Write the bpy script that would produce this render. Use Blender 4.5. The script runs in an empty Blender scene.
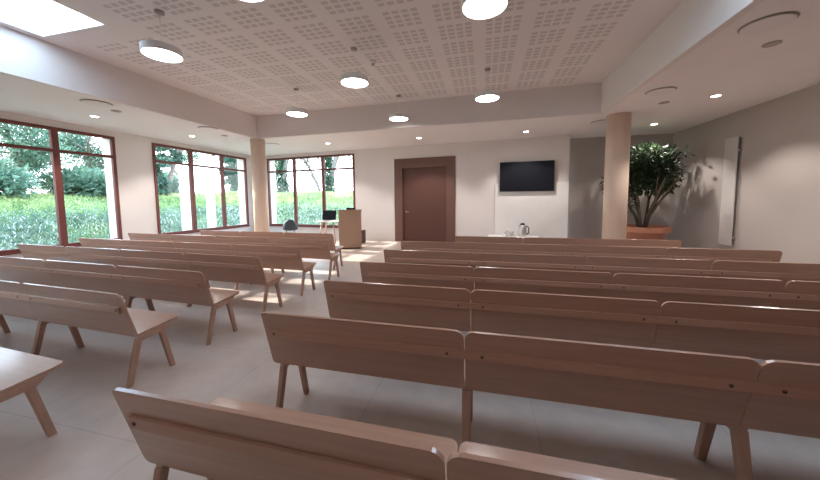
import bpy, bmesh, math, random
from mathutils import Vector, Matrix
random.seed(11)
PI = math.pi
scene = bpy.context.scene
COL = scene.collection
vs = scene.view_settings
vs.view_transform = 'Standard'
vs.look = 'None'
vs.gamma = 1
vs.use_curve_mapping = False
vs.exposure = 1.25
scene.cycles.use_denoising = True
scene.cycles.max_bounces = 10
scene.cycles.diffuse_bounces = 6
scene.cycles.transparent_max_bounces = 12

# ------------------------------------------------------------------ materials
def new_mat(name):
    m = bpy.data.materials.new(name)
    m.use_nodes = True
    nt = m.node_tree
    nt.nodes.clear()
    out = nt.nodes.new('ShaderNodeOutputMaterial')
    return m, nt, out

def principled(name, color, rough=0.6, metal=0.0, noise=0.06, scale=4.0, stretch=(1, 1, 1),
               bump=0.0, spec=0.4, emission=None, estrength=0.0, detail=4.0):
    """plain surface whose own colour varies a little through a noise texture"""
    m, nt, out = new_mat(name)
    b = nt.nodes.new('ShaderNodeBsdfPrincipled')
    b.inputs['Roughness'].default_value = rough
    b.inputs['Metallic'].default_value = metal
    b.inputs['Specular IOR Level'].default_value = spec
    tc = nt.nodes.new('ShaderNodeTexCoord')
    mp = nt.nodes.new('ShaderNodeMapping')
    mp.inputs['Scale'].default_value = stretch
    nz = nt.nodes.new('ShaderNodeTexNoise')
    nz.inputs['Scale'].default_value = scale
    nz.inputs['Detail'].default_value = detail
    rp = nt.nodes.new('ShaderNodeMapRange')
    rp.inputs['From Min'].default_value = 0.25
    rp.inputs['From Max'].default_value = 0.75
    rp.inputs['To Min'].default_value = 1 - noise
    rp.inputs['To Max'].default_value = 1 + noise
    mx = nt.nodes.new('ShaderNodeVectorMath')
    mx.operation = 'SCALE'
    mx.inputs[0].default_value = color
    L = nt.links.new
    L(tc.outputs['Object'], mp.inputs['Vector'])
    L(mp.outputs['Vector'], nz.inputs['Vector'])
    L(nz.outputs['Fac'], rp.inputs['Value'])
    L(rp.outputs['Result'], mx.inputs['Scale'])
    L(mx.outputs['Vector'], b.inputs['Base Color'])
    if bump:
        bp = nt.nodes.new('ShaderNodeBump')
        bp.inputs['Strength'].default_value = bump
        bp.inputs['Distance'].default_value = 0.01
        L(nz.outputs['Fac'], bp.inputs['Height'])
        L(bp.outputs['Normal'], b.inputs['Normal'])
    if emission:
        b.inputs['Emission Color'].default_value = (*emission, 1)
        b.inputs['Emission Strength'].default_value = estrength
    L(b.outputs['BSDF'], out.inputs['Surface'])
    return m

def emit_mat(name, color, strength):
    m, nt, out = new_mat(name)
    e = nt.nodes.new('ShaderNodeEmission')
    e.inputs['Color'].default_value = (*color, 1)
    e.inputs['Strength'].default_value = strength
    nt.links.new(e.outputs[0], out.inputs['Surface'])
    return m

def glass_mat():
    m, nt, out = new_mat('window_glass')
    t = nt.nodes.new('ShaderNodeBsdfTransparent')
    t.inputs['Color'].default_value = (0.97, 0.99, 0.98, 1)
    g = nt.nodes.new('ShaderNodeBsdfGlossy')
    g.inputs['Roughness'].default_value = 0.02
    f = nt.nodes.new('ShaderNodeFresnel')
    f.inputs['IOR'].default_value = 1.3
    mx = nt.nodes.new('ShaderNodeMixShader')
    nt.links.new(f.outputs[0], mx.inputs['Fac'])
    nt.links.new(t.outputs[0], mx.inputs[1])
    nt.links.new(g.outputs[0], mx.inputs[2])
    nt.links.new(mx.outputs[0], out.inputs['Surface'])
    return m

def frosted_mat():
    m, nt, out = new_mat('skylight_diffuser')
    t = nt.nodes.new('ShaderNodeBsdfTranslucent')
    t.inputs['Color'].default_value = (0.93, 0.97, 1.0, 1)
    nt.links.new(t.outputs[0], out.inputs['Surface'])
    return m

def wood_mat(name, color, contrast=0.16, rough=0.5, coat=0.0):
    """straight-grained wood, grain running along local X"""
    m, nt, out = new_mat(name)
    L = nt.links.new
    b = nt.nodes.new('ShaderNodeBsdfPrincipled')
    b.inputs['Roughness'].default_value = rough
    b.inputs['Specular IOR Level'].default_value = 0.4
    b.inputs['Coat Weight'].default_value = coat
    b.inputs['Coat Roughness'].default_value = 0.14
    tc = nt.nodes.new('ShaderNodeTexCoord')
    oi = nt.nodes.new('ShaderNodeObjectInfo')
    ad = nt.nodes.new('ShaderNodeVectorMath'); ad.operation = 'ADD'
    sc = nt.nodes.new('ShaderNodeVectorMath'); sc.operation = 'SCALE'
    sc.inputs[0].default_value = (17, 9, 13)
    L(oi.outputs['Random'], sc.inputs['Scale'])
    L(tc.outputs['Object'], ad.inputs[0]); L(sc.outputs['Vector'], ad.inputs[1])
    mp = nt.nodes.new('ShaderNodeMapping')
    mp.inputs['Scale'].default_value = (1.2, 26, 26)
    L(ad.outputs['Vector'], mp.inputs['Vector'])
    nz = nt.nodes.new('ShaderNodeTexNoise')
    nz.inputs['Scale'].default_value = 1.6
    nz.inputs['Detail'].default_value = 6
    nz.inputs['Distortion'].default_value = 0.4
    L(mp.outputs['Vector'], nz.inputs['Vector'])
    rp = nt.nodes.new('ShaderNodeMapRange')
    rp.inputs['From Min'].default_value = 0.3
    rp.inputs['From Max'].default_value = 0.7
    rp.inputs['To Min'].default_value = 1 - contrast
    rp.inputs['To Max'].default_value = 1 + contrast
    L(nz.outputs['Fac'], rp.inputs['Value'])
    mx = nt.nodes.new('ShaderNodeVectorMath'); mx.operation = 'SCALE'
    mx.inputs[0].default_value = color
    L(rp.outputs['Result'], mx.inputs['Scale'])
    L(mx.outputs['Vector'], b.inputs['Base Color'])
    L(b.outputs['BSDF'], out.inputs['Surface'])
    return m

class NX:
    """tiny expression helper for shader maths"""
    def __init__(s, nt): s.nt = nt
    def op(s, o, a, b=None, c=None):
        n = s.nt.nodes.new('ShaderNodeMath'); n.operation = o
        for i, v in enumerate((a, b, c)):
            if v is None: continue
            if isinstance(v, (int, float)): n.inputs[i].default_value = v
            else: s.nt.links.new(v, n.inputs[i])
        return n.outputs[0]

def perforated_mat(name, base, hole):
    """plasterboard with square acoustic holes in blocks of four by four"""
    m, nt, out = new_mat(name)
    L = nt.links.new
    b = nt.nodes.new('ShaderNodeBsdfPrincipled')
    b.inputs['Roughness'].default_value = 0.85
    tc = nt.nodes.new('ShaderNodeTexCoord')
    sp = nt.nodes.new('ShaderNodeSeparateXYZ')
    L(tc.outputs['Object'], sp.inputs[0])
    x, y = sp.outputs['X'], sp.outputs['Y']
    E = NX(nt)
    def axis(v, off, pitch, n, hp, hw):
        u = E.op('FLOORED_MODULO', E.op('SUBTRACT', v, off), pitch)      # 0..pitch from gap centre
        w = E.op('SUBTRACT', u, (pitch - n * hp) / 2)
        inside = E.op('MULTIPLY', E.op('GREATER_THAN', w, 0.0), E.op('LESS_THAN', w, n * hp))
        k = E.op('FLOORED_MODULO', w, hp)
        d = E.op('ABSOLUTE', E.op('SUBTRACT', k, hp / 2))
        return E.op('MULTIPLY', inside, E.op('LESS_THAN', d, hw / 2))
    ax = axis(x, -0.11, 0.69, 4, 0.131, 0.092)
    ay = axis(y, 5.19, 0.53, 4, 0.109, 0.07)
    hol = E.op('MULTIPLY', ax, ay)
    region = E.op('MULTIPLY', E.op('MULTIPLY', E.op('GREATER_THAN', x, -6.32), E.op('LESS_THAN', x, 1.96)),
                  E.op('MULTIPLY', E.op('GREATER_THAN', y, 0.5), E.op('LESS_THAN', y, 7.72)))
    sk = E.op('MULTIPLY', E.op('LESS_THAN', y, 3.9),
              E.op('MAXIMUM', E.op('LESS_THAN', x, -4.9), E.op('GREATER_THAN', x, 0.7)))
    fac = E.op('MULTIPLY', E.op('MULTIPLY', hol, region), E.op('SUBTRACT', 1.0, sk))
    mx = nt.nodes.new('ShaderNodeMix'); mx.data_type = 'RGBA'
    mx.inputs['A'].default_value = (*base, 1)
    mx.inputs['B'].default_value = (*hole, 1)
    L(fac, mx.inputs['Factor'])
    L(mx.outputs['Result'], b.inputs['Base Color'])
    L(b.outputs['BSDF'], out.inputs['Surface'])
    return m

def floor_mat():
    m, nt, out = new_mat('concrete_floor')
    L = nt.links.new
    b = nt.nodes.new('ShaderNodeBsdfPrincipled')
    b.inputs['Specular IOR Level'].default_value = 0.45
    tc = nt.nodes.new('ShaderNodeTexCoord')
    n1 = nt.nodes.new('ShaderNodeTexNoise'); n1.inputs['Scale'].default_value = 0.9; n1.inputs['Detail'].default_value = 5
    n2 = nt.nodes.new('ShaderNodeTexNoise'); n2.inputs['Scale'].default_value = 7; n2.inputs['Detail'].default_value = 6
    L(tc.outputs['Object'], n1.inputs['Vector']); L(tc.outputs['Object'], n2.inputs['Vector'])
    sp = nt.nodes.new('ShaderNodeSeparateXYZ'); L(tc.outputs['Object'], sp.inputs[0])
    E = NX(nt)
    def joint(v, off, pitch):
        u = E.op('FLOORED_MODULO', E.op('SUBTRACT', v, off), pitch)
        return E.op('LESS_THAN', u, 0.008)
    j = E.op('MAXIMUM', joint(sp.outputs['X'], 0.35, 1.2), joint(sp.outputs['Y'], 0.2, 1.2))
    v = E.op('ADD', E.op('MULTIPLY', n1.outputs['Fac'], 0.46), E.op('MULTIPLY', n2.outputs['Fac'], 0.34))
    v = E.op('ADD', v, 0.60)
    v = E.op('MULTIPLY', v, E.op('SUBTRACT', 1.0, E.op('MULTIPLY', j, 0.18)))
    mx = nt.nodes.new('ShaderNodeVectorMath'); mx.operation = 'SCALE'
    mx.inputs[0].default_value = (0.485, 0.405, 0.362)
    L(v, mx.inputs['Scale'])
    L(mx.outputs['Vector'], b.inputs['Base Color'])
    r = E.op('ADD', 0.28, E.op('MULTIPLY', n2.outputs['Fac'], 0.2))
    L(r, b.inputs['Roughness'])
    L(b.outputs['BSDF'], out.inputs['Surface'])
    return m

def foliage_mat(name, c1, c2, rough=0.55, transl=0.25, scale=1.3):
    m, nt, out = new_mat(name)
    L = nt.links.new
    tc = nt.nodes.new('ShaderNodeTexCoord')
    nz = nt.nodes.new('ShaderNodeTexNoise'); nz.inputs['Scale'].default_value = scale; nz.inputs['Detail'].default_value = 5
    L(tc.outputs['Object'], nz.inputs['Vector'])
    cr = nt.nodes.new('ShaderNodeValToRGB')
    cr.color_ramp.elements[0].position = 0.35; cr.color_ramp.elements[0].color = (*c1, 1)
    cr.color_ramp.elements[1].position = 0.65; cr.color_ramp.elements[1].color = (*c2, 1)
    L(nz.outputs['Fac'], cr.inputs['Fac'])
    b = nt.nodes.new('ShaderNodeBsdfPrincipled'); b.inputs['Roughness'].default_value = rough
    b.inputs['Specular IOR Level'].default_value = 0.3
    L(cr.outputs['Color'], b.inputs['Base Color'])
    t = nt.nodes.new('ShaderNodeBsdfTranslucent'); L(cr.outputs['Color'], t.inputs['Color'])
    mx = nt.nodes.new('ShaderNodeMixShader'); mx.inputs['Fac'].default_value = transl
    L(b.outputs['BSDF'], mx.inputs[1]); L(t.outputs[0], mx.inputs[2])
    L(mx.outputs[0], out.inputs['Surface'])
    return m

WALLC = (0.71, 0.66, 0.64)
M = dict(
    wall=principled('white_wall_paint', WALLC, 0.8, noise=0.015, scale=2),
    wall_dim=principled('white_wall_dimmed', (0.455, 0.402, 0.372), 0.8, noise=0.015, scale=2),  # white wall paint darkened to stand in for dimmer light on the right
    ceil=principled('ceiling_paint', (0.80, 0.752, 0.75), 0.85, noise=0.012, scale=2),
    soffit=principled('soffit_paint', (0.735, 0.682, 0.67), 0.85, noise=0.012, scale=2),
    perf=perforated_mat('perforated_ceiling_board', (0.74, 0.69, 0.688), (0.56, 0.51, 0.507)),
    floor=floor_mat(),
    oak=wood_mat('oak_board', (0.40, 0.224, 0.157), 0.08, 0.33, 0.8),
    oakdark=wood_mat('oak_rail', (0.415, 0.234, 0.165), 0.08, 0.36, 0.2),
    oakleg=principled('oak_leg', (0.40, 0.233, 0.168), 0.5, noise=0.10, scale=9, stretch=(3, 3, 0.5)),
    bolt=principled('dark_bolt', (0.03, 0.022, 0.02), 0.5, noise=0.05),
    frame=principled('red_brown_frame', (0.15, 0.040, 0.033), 0.5, noise=0.06, scale=6),
    sill=principled('white_sill', (0.75, 0.71, 0.68), 0.6, noise=0.02),
    glass=glass_mat(),
    frost=frosted_mat(),
    door=wood_mat('dark_door_veneer', (0.105, 0.043, 0.031), 0.07, 0.5),
    doorframe=wood_mat('door_surround_veneer', (0.15, 0.075, 0.057), 0.06, 0.5),
    steel=principled('brushed_steel', (0.62, 0.60, 0.58), 0.3, metal=1.0, noise=0.03),
    column=principled('cream_column', (0.69, 0.54, 0.43), 0.7, noise=0.02, scale=3),
    black=principled('black_plastic', (0.010, 0.010, 0.012), 0.4, noise=0.05, spec=0.25),
    screen=principled('dark_screen', (0.012, 0.013, 0.018), 0.35, noise=0.02, spec=0.12),
    white=principled('white_lacquer', (0.80, 0.78, 0.76), 0.5, noise=0.015),
    lampbody=principled('lamp_casing', (0.80, 0.80, 0.80), 0.45, noise=0.01),
    lampglow=emit_mat('lamp_diffuser_glow', (1.0, 0.955, 0.94), 8.2),
    downglow=emit_mat('downlight_glow', (1.0, 0.95, 0.88), 14.0),
    plate=principled('ceiling_plate', (0.76, 0.712, 0.71), 0.7, noise=0.01),
    shadowgap=principled('dark_gap_rim', (0.36, 0.31, 0.29), 0.6, noise=0.03),
    detector=principled('detector_plastic', (0.40, 0.35, 0.33), 0.6, noise=0.02),
    terracotta=principled('terracotta', (0.40, 0.17, 0.105), 0.7, noise=0.10, scale=7),
    soil=principled('soil', (0.05, 0.034, 0.026), 0.95, noise=0.3, scale=20),
    bark=principled('plant_bark', (0.10, 0.075, 0.056), 0.85, noise=0.25, scale=14),
    leaf=foliage_mat('plant_leaf', (0.020, 0.034, 0.020), (0.050, 0.090, 0.036), 0.38, 0.18, 3.0),
    radiator=principled('radiator_enamel', (0.58, 0.54, 0.515), 0.45, noise=0.01),
    radside=principled('radiator_core', (0.14, 0.125, 0.115), 0.6, noise=0.05),
    chair=principled('slate_blue_shell', (0.034, 0.048, 0.062), 0.55, noise=0.06),
    cloth=principled('white_table_top', (0.86, 0.84, 0.82), 0.5, noise=0.01),
    lectern=wood_mat('lectern_oak', (0.36, 0.225, 0.155), 0.05, 0.5),
    darkwood=principled('dark_edge', (0.07, 0.04, 0.03), 0.5, noise=0.08),
    porcelain=principled('white_porcelain', (0.82, 0.79, 0.76), 0.25, noise=0.01),
    ground=principled('gravel', (0.42, 0.39, 0.36), 0.95, noise=0.35, scale=9),
    bank=foliage_mat('bank_soil_green', (0.06, 0.12, 0.045), (0.12, 0.21, 0.07), 0.9, 0.0, 0.8),
    grassblade=foliage_mat('bank_leaf_light', (0.17, 0.28, 0.11), (0.55, 0.62, 0.28), 0.7, 0.35, 2.2),
    weeds=foliage_mat('bank_weed_grey', (0.10, 0.18, 0.13), (0.36, 0.44, 0.34), 0.7, 0.3, 2.5),
    drygrass=foliage_mat('bank_dry_grass', (0.33, 0.40, 0.18), (0.62, 0.64, 0.36), 0.7, 0.35, 1.1),
    flower=principled('pale_stalks', (0.78, 0.77, 0.74), 0.8, noise=0.2, scale=3),
    treeleaf=foliage_mat('tree_leaf', (0.11, 0.20, 0.14), (0.21, 0.32, 0.23), 0.6, 0.3, 0.6),
    conifer=foliage_mat('conifer_needles', (0.08, 0.16, 0.125), (0.14, 0.24, 0.18), 0.6, 0.2, 0.8),
    ivy=foliage_mat('ivy_leaf', (0.05, 0.12, 0.075), (0.09, 0.18, 0.11), 0.5, 0.15, 1.5),
    treebark=principled('tree_bark', (0.20, 0.165, 0.14), 0.9, noise=0.25, scale=6),
    twig=principled('bare_twig', (0.21, 0.19, 0.18), 0.9, noise=0.2, scale=5),
    render=principled('white_render', (0.88, 0.85, 0.80), 0.85, noise=0.02, scale=3),
)

# ------------------------------------------------------------------ mesh helpers
def link(o, parent=None):
    COL.objects.link(o)
    if parent is not None:
        o.parent = parent
    return o

def obj(name, bm, mat, parent=None, smooth=False, loc=None):
    me = bpy.data.meshes.new(name)
    bmesh.ops.recalc_face_normals(bm, faces=bm.faces[:])
    bm.to_mesh(me); bm.free()
    mats = mat if isinstance(mat, (list, tuple)) else [mat]
    for k in mats: me.materials.append(k)
    if smooth:
        for p in me.polygons: p.use_smooth = True
    o = bpy.data.objects.new(name, me)
    if loc: o.location = loc
    return link(o, parent)

def thing(name, label, cat, loc=(0, 0, 0), rz=0.0, group=None):
    o = bpy.data.objects.new(name, None)
    o.empty_display_size = 0.2
    o.location = loc; o.rotation_euler = (0, 0, rz)
    COL.objects.link(o)
    return tag(o, label, cat, group)

def tag(o, label, cat, group=None):
    o['label'] = label; o['category'] = cat
    if group: o['group'] = group
    return o

def struct(o, label=None, cat=None):
    o['kind'] = 'structure'
    if label: o['label'] = label
    if cat: o['category'] = cat
    return o

def box(bm, x0, x1, y0, y1, z0, z1, mi=0):
    v = [bm.verts.new((x, y, z)) for x in (x0, x1) for y in (y0, y1) for z in (z0, z1)]
    for idx in ((0, 1, 3, 2), (4, 6, 7, 5), (0, 4, 5, 1), (2, 3, 7, 6), (0, 2, 6, 4), (1, 5, 7, 3)):
        f = bm.faces.new([v[i] for i in idx]); f.material_index = mi
    return bm

def bevelled(bm, w=0.004, seg=2):
    bmesh.ops.bevel(bm, geom=bm.edges[:], offset=w, segments=seg, affect='EDGES', profile=0.6)
    return bm

def prism(bm, pts, axis_fn, t0, t1, mi=0):
    """extrude an outline (u,v) between t0 and t1; axis_fn(u,v,t) -> xyz"""
    a = [bm.verts.new(axis_fn(u, v, t0)) for u, v in pts]
    b = [bm.verts.new(axis_fn(u, v, t1)) for u, v in pts]
    n = len(pts)
    bm.faces.new(a).material_index = mi
    bm.faces.new(b[::-1]).material_index = mi
    for i in range(n):
        bm.faces.new((a[i], b[i], b[(i + 1) % n], a[(i + 1) % n])).material_index = mi
    return bm

def lathe(bm, prof, n=32, cx=0, cy=0, mi=0):
    rings = []
    for r, z in prof:
        if r < 1e-6: rings.append([bm.verts.new((cx, cy, z))])
        else: rings.append([bm.verts.new((cx + r * math.cos(2 * PI * k / n), cy + r * math.sin(2 * PI * k / n), z)) for k in range(n)])
    for A, B in zip(rings, rings[1:]):
        for k in range(n):
            k2 = (k + 1) % n
            if len(A) == 1 and len(B) == 1: continue
            if len(A) == 1: f = bm.faces.new((A[0], B[k], B[k2]))
            elif len(B) == 1: f = bm.faces.new((A[k], A[k2], B[0]))
            else: f = bm.faces.new((A[k], A[k2], B[k2], B[k]))
            f.material_index = mi
    return bm

def tube(bm, pts, radii, n=8, mi=0):
    pts = [Vector(p) for p in pts]
    rings = []
    up = Vector((0.13, 0.31, 0.94)).normalized()
    for i, p in enumerate(pts):
        d = (pts[min(i + 1, len(pts) - 1)] - pts[max(i - 1, 0)]).normalized()
        u = d.cross(up)
        if u.length < 0.05: u = d.cross(Vector((1, 0, 0)))
        u.normalize(); w = d.cross(u)
        r = radii[i] if isinstance(radii, (list, tuple)) else radii
        rings.append([bm.verts.new(p + u * (r * math.cos(2 * PI * k / n)) + w * (r * math.sin(2 * PI * k / n))) for k in range(n)])
    for A, B in zip(rings, rings[1:]):
        for k in range(n):
            bm.faces.new((A[k], A[(k + 1) % n], B[(k + 1) % n], B[k])).material_index = mi
    bm.faces.new(rings[0][::-1]).material_index = mi
    bm.faces.new(rings[-1]).material_index = mi
    return bm

def hexa(bm, bot, top, mi=0):
    """tapered bar between two rectangles given as four corners each"""
    a = [bm.verts.new(p) for p in bot]; b = [bm.verts.new(p) for p in top]
    bm.faces.new(a[::-1]).material_index = mi; bm.faces.new(b).material_index = mi
    for i in range(4):
        bm.faces.new((a[i], a[(i + 1) % 4], b[(i + 1) % 4], b[i])).material_index = mi
    return bm

def tree_copy(o, parent=None):
    c = o.copy(); COL.objects.link(c)
    if parent is not None: c.parent = parent
    for ch in o.children: tree_copy(ch, c)
    return c

# ------------------------------------------------------------------ the room
LX, RX, BY = -9.6, 5.45, -2.0          # left wall, right wall, wall behind the viewer
ZC, ZU = 3.42, 4.08                    # perimeter ceiling, raised ceiling
AW = math.radians(-5.53)               # the far wall is a little out of square
FX0, FY0 = -9.6, 11.48
def far_pt(s, d=0.0):                   # point s metres along the far wall, d metres behind its face
    return (FX0 + s * math.cos(AW) - d * math.sin(AW), FY0 + s * math.sin(AW) + d * math.cos(AW))
FARLEN = 12.13

bm = bmesh.new(); box(bm, LX - 0.35, RX + 0.3, BY - 0.3, 12.2, -0.2, 0.0)
struct(obj('floor', bm, M['floor']))

def wall_with_openings(bm, s0, s1, z0, z1, d0, d1, ops, fn):
    """wall slab along s with rectangular openings (s0,s1,z0,z1); fn(s,d,z)->xyz"""
    def cell(a, b, c, d):
        if b - a < 1e-5 or d - c < 1e-5: return
        vv = [bm.verts.new(fn(s, q, z)) for s in (a, b) for q in (d0, d1) for z in (c, d)]
        for idx in ((0, 1, 3, 2), (4, 6, 7, 5), (0, 4, 5, 1), (2, 3, 7, 6), (0, 2, 6, 4), (1, 5, 7, 3)):
            bm.faces.new([vv[i] for i in idx])
    cur = s0
    for a, b, c, d in sorted(ops):
        cell(cur, a, z0, z1); cell(a, b, z0, c); cell(a, b, d, z1); cur = b
    cell(cur, s1, z0, z1)

TW = 0.42   # outer wall thickness
WIN1 = (2.70, 6.26, 0.50, 3.26)
WIN0 = (-1.6, 1.95, 0.50, 3.26)   # unseen window added next along, to brighten the foreground
WIN2 = (7.22, 10.92, 0.50, 3.28)
WIN3 = (0.64, 4.80, 0.47, 3.28)
DOOR = (6.44, 8.66, 0.0, 2.98)
bm = bmesh.new()
wall_with_openings(bm, BY - 0.3, 12.0, 0, ZC + 1.0, 0, -TW, [WIN0, WIN1, WIN2], lambda s, d, z: (LX + d, s, z))
struct(obj('wall_left', bm, M['wall']))
bm = bmesh.new()
wall_with_openings(bm, -0.3, FARLEN, 0, ZC + 1.0, 0, TW, [WIN3, DOOR], lambda s, d, z: (*far_pt(s, d), z))
struct(obj('wall_far', bm, M['wall']))
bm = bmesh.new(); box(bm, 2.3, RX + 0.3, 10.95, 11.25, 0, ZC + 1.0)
struct(obj('wall_alcove', bm, M['wall_dim']))
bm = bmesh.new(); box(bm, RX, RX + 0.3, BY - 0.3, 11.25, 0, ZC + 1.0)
struct(obj('wall_right', bm, M['wall_dim']))
bm = bmesh.new(); box(bm, LX - 0.35, RX + 0.3, BY - 0.3, BY, 0, ZC + 1.0)
struct(obj('wall_back', bm, M['wall']))

# ceiling: low perimeter ring with the raised perforated field inside it
UX0, UX1, UY0 = -6.75, 2.5, -1.0
UYL, UYR = 8.2, 7.86
bm = bmesh.new()
def slab(bm, pts, z0, z1): prism(bm, pts, lambda u, v, t: (u, v, t), z0, z1)
slab(bm, [(LX, BY), (UX0 - 0.1, BY), (UX0 - 0.1, 12.2), (LX, 12.2)], ZC, ZC + 0.1)
slab(bm, [(UX1 + 0.1, BY), (RX, BY), (RX, 12.2), (UX1 + 0.1, 12.2)], ZC, ZC + 0.1)
slab(bm, [(UX0 - 0.1, BY), (UX1 + 0.1, BY), (UX1 + 0.1, UY0 - 0.1), (UX0 - 0.1, UY0 - 0.1)], ZC, ZC + 0.1)
slab(bm, [(UX0 - 0.1, UYL + 0.1), (UX1 + 0.1, UYR + 0.1), (UX1 + 0.1, 12.2), (UX0 - 0.1, 12.2)], ZC, ZC + 0.1)
struct(obj('ceiling', bm, M['ceil']))
T = 0.1
bm = bmesh.new(); box(bm, UX0 - T, UX0, UY0, UYL + 0.005, ZC, ZU + 0.1)
struct(obj('trim_1', bm, M['soffit']))
bm = bmesh.new(); box(bm, UX1, UX1 + T, UY0, UYR + 0.005, ZC, ZU + 0.1)
struct(obj('trim_2', bm, M['soffit']))
bm = bmesh.new(); prism(bm, [(UX0 - T, UYL), (UX1 + T, UYR), (UX1 + T, UYR + T), (UX0 - T, UYL + T)], lambda u, v, t: (u, v, t), ZC, ZU + 0.1)
struct(obj('trim_3', bm, M['soffit']))
bm = bmesh.new(); box(bm, UX0 - T, UX1 + T, UY0 - T, UY0, ZC, ZU + 0.1)
struct(obj('trim_4', bm, M['soffit']))
SKY = [(-6.60, -5.32, 1.5, 3.47), (1.05, 2.35, 1.5, 3.47)]
bm = bmesh.new()
wall_with_openings(bm, UX0, UX1, UY0, 8.25, ZU, ZU + 0.12, [(a, b, c, d) for a, b, c, d in SKY], lambda s, d, z: (s, z, d))
struct(obj('ceiling_raised', bm, M['perf']))
for k, (a, b, c, d) in enumerate(SKY):
    root = bpy.data.objects.new('window_%d' % (4 + k), None); COL.objects.link(root)
    root.location = (a, c, ZU + 0.12); struct(root)
    bm = bmesh.new()
    w, l = b - a, d - c
    box(bm, -0.08, 0, -0.08, l + 0.08, 0, 0.08); box(bm, w, w + 0.08, -0.08, l + 0.08, 0, 0.08)
    box(bm, 0, w, -0.08, 0, 0, 0.08); box(bm, 0, w, l, l + 0.08, 0, 0.08)
    obj('skylight_curb', bm, M['white'], root)
    bm = bmesh.new(); f = bm.faces.new([bm.verts.new(p) for p in ((0, 0, 0.03), (w, 0, 0.03), (w, l, 0.03), (0, l, 0.03))])
    obj('skylight_pane', bm, M['frost'], root)

# white board lining the wall below the television
bm = bmesh.new(); 
prism(bm, [(9.98, 0.001), (FARLEN - 0.002, 0.001), (FARLEN - 0.002, 2.02), (9.98, 2.02)], lambda u, v, t: (*far_pt(u, t), v), -0.045, -0.001)
struct(obj('trim_5', bm, M['white']))
# columns under the corners of the raised field
for (x, y, r) in ((-6.85, 8.33, 0.21), (2.97, 8.16, 0.24)):
    bm = bmesh.new()
    lathe(bm, [(0, 0), (r, 0), (r, ZC - 0.003), (0, ZC - 0.003)], 40)
    o = obj('column', bm, M['column'], None, True, (x, y, 0.002))
    for p in o.data.polygons: p.use_smooth = abs(p.normal.z) < 0.5
    struct(o)

# ------------------------------------------------------------------ windows
def window(n, op, mull, transom, fn, rot, origin):
    s0, s1, z0, z1 = op
    root = bpy.data.objects.new('window_%d' % n, None); COL.objects.link(root); struct(root)
    def bar(bm, a, b, c, d, q0=-0.03, q1=0.05):
        vv = [bm.verts.new(fn(s, q, z)) for s in (a, b) for q in (q0, q1) for z in (c, d)]
        for idx in ((0, 1, 3, 2), (4, 6, 7, 5), (0, 4, 5, 1), (2, 3, 7, 6), (0, 2, 6, 4), (1, 5, 7, 3)):
            bm.faces.new([vv[i] for i in idx])
    fw = 0.072
    bm = bmesh.new()
    bar(bm, s0, s0 + fw, z0, z1); bar(bm, s1 - fw, s1, z0, z1)
    bar(bm, s0 + fw, s1 - fw, z0, z0 + fw); bar(bm, s0 + fw, s1 - fw, z1 - fw, z1)
    obj('window_frame', bm, M['frame'], root)
    for m_ in mull:
        bm = bmesh.new(); bar(bm, m_ - 0.06, m_ + 0.06, z0 + fw, z1 - fw, -0.035, 0.05)
        obj('mullion', bm, M['frame'], root)
    edges = [s0 + fw - 0.06] + list(mull) + [s1 - fw + 0.06]
    for a, b in zip(edges, edges[1:]):
        bm = bmesh.new(); bar(bm, a + 0.06, b - 0.06, transom - 0.035, transom + 0.035, -0.025, 0.045)
        obj('transom', bm, M['frame'], root)
        for c, d in ((z0 + fw, transom - 0.035), (transom + 0.035, z1 - fw)):
            bm = bmesh.new()
            bm.faces.new([bm.verts.new(fn(s, 0.015, z)) for s, z in ((a + 0.06, c), (b - 0.06, c), (b - 0.06, d), (a + 0.06, d))])
            obj('window_pane', bm, M['glass'], root)
    bm = bmesh.new(); bar(bm, s0 - 0.02, s1 + 0.02, z0 - 0.03, z0 - 0.001, -0.07, 0.0)
    obj('window_sill', bm, M['frame'], root)
    return root
window(1, WIN1, [3.85, 5.07], 2.73, lambda s, d, z: (LX - d, s, z), 0, None)
window(6, WIN0, [-0.42, 0.77], 2.73, lambda s, d, z: (LX - d, s, z), 0, None)  # added out of view for more daylight on the near benches
window(2, WIN2, [8.45, 9.71], 2.75, lambda s, d, z: (LX - d, s, z), 0, None)
window(3, WIN3, [2.02, 3.40], 2.73, lambda s, d, z: (*far_pt(s, d), z), 0, None)

# ------------------------------------------------------------------ door
droot = bpy.data.objects.new('door_1', None); COL.objects.link(droot); struct(droot)
droot.location = (*far_pt(DOOR[0]), 0); droot.rotation_euler = (0, 0, AW)
DW, DH = DOOR[1] - DOOR[0], DOOR[3]
bm = bmesh.new()
prism(bm, [(0, 0.003), (0.30, 0.003), (0.30, DH - 0.33), (DW - 0.30, DH - 0.33), (DW - 0.30, 0.003), (DW, 0.003), (DW, DH), (0, DH)],
      lambda u, v, t: (u, t, v), -0.045, 0.12)
obj('door_surround', bm, M['doorframe'], droot)
bm = bmesh.new(); box(bm, 0.30, DW - 0.30, 0.03, 0.09, 0.005, DH - 0.33)
leaf = obj('door_leaf', bm, M['door'], droot)
bm = bmesh.new()
lathe(bm, [(0, 0), (0.03, 0), (0.03, 0.012), (0, 0.012)], 16)
bmesh.ops.rotate(bm, verts=bm.verts[:], cent=(0, 0, 0), matrix=Matrix.Rotation(PI / 2, 3, 'X'))
bmesh.ops.translate(bm, verts=bm.verts[:], vec=(0.40, 0.03, 1.08))
tube(bm, [(0.40, 0.03, 1.08), (0.40, -0.03, 1.08), (0.43, -0.035, 1.08), (0.54, -0.035, 1.08)], 0.011, 8)
obj('door_handle', bm, M['steel'], droot, True)

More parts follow.
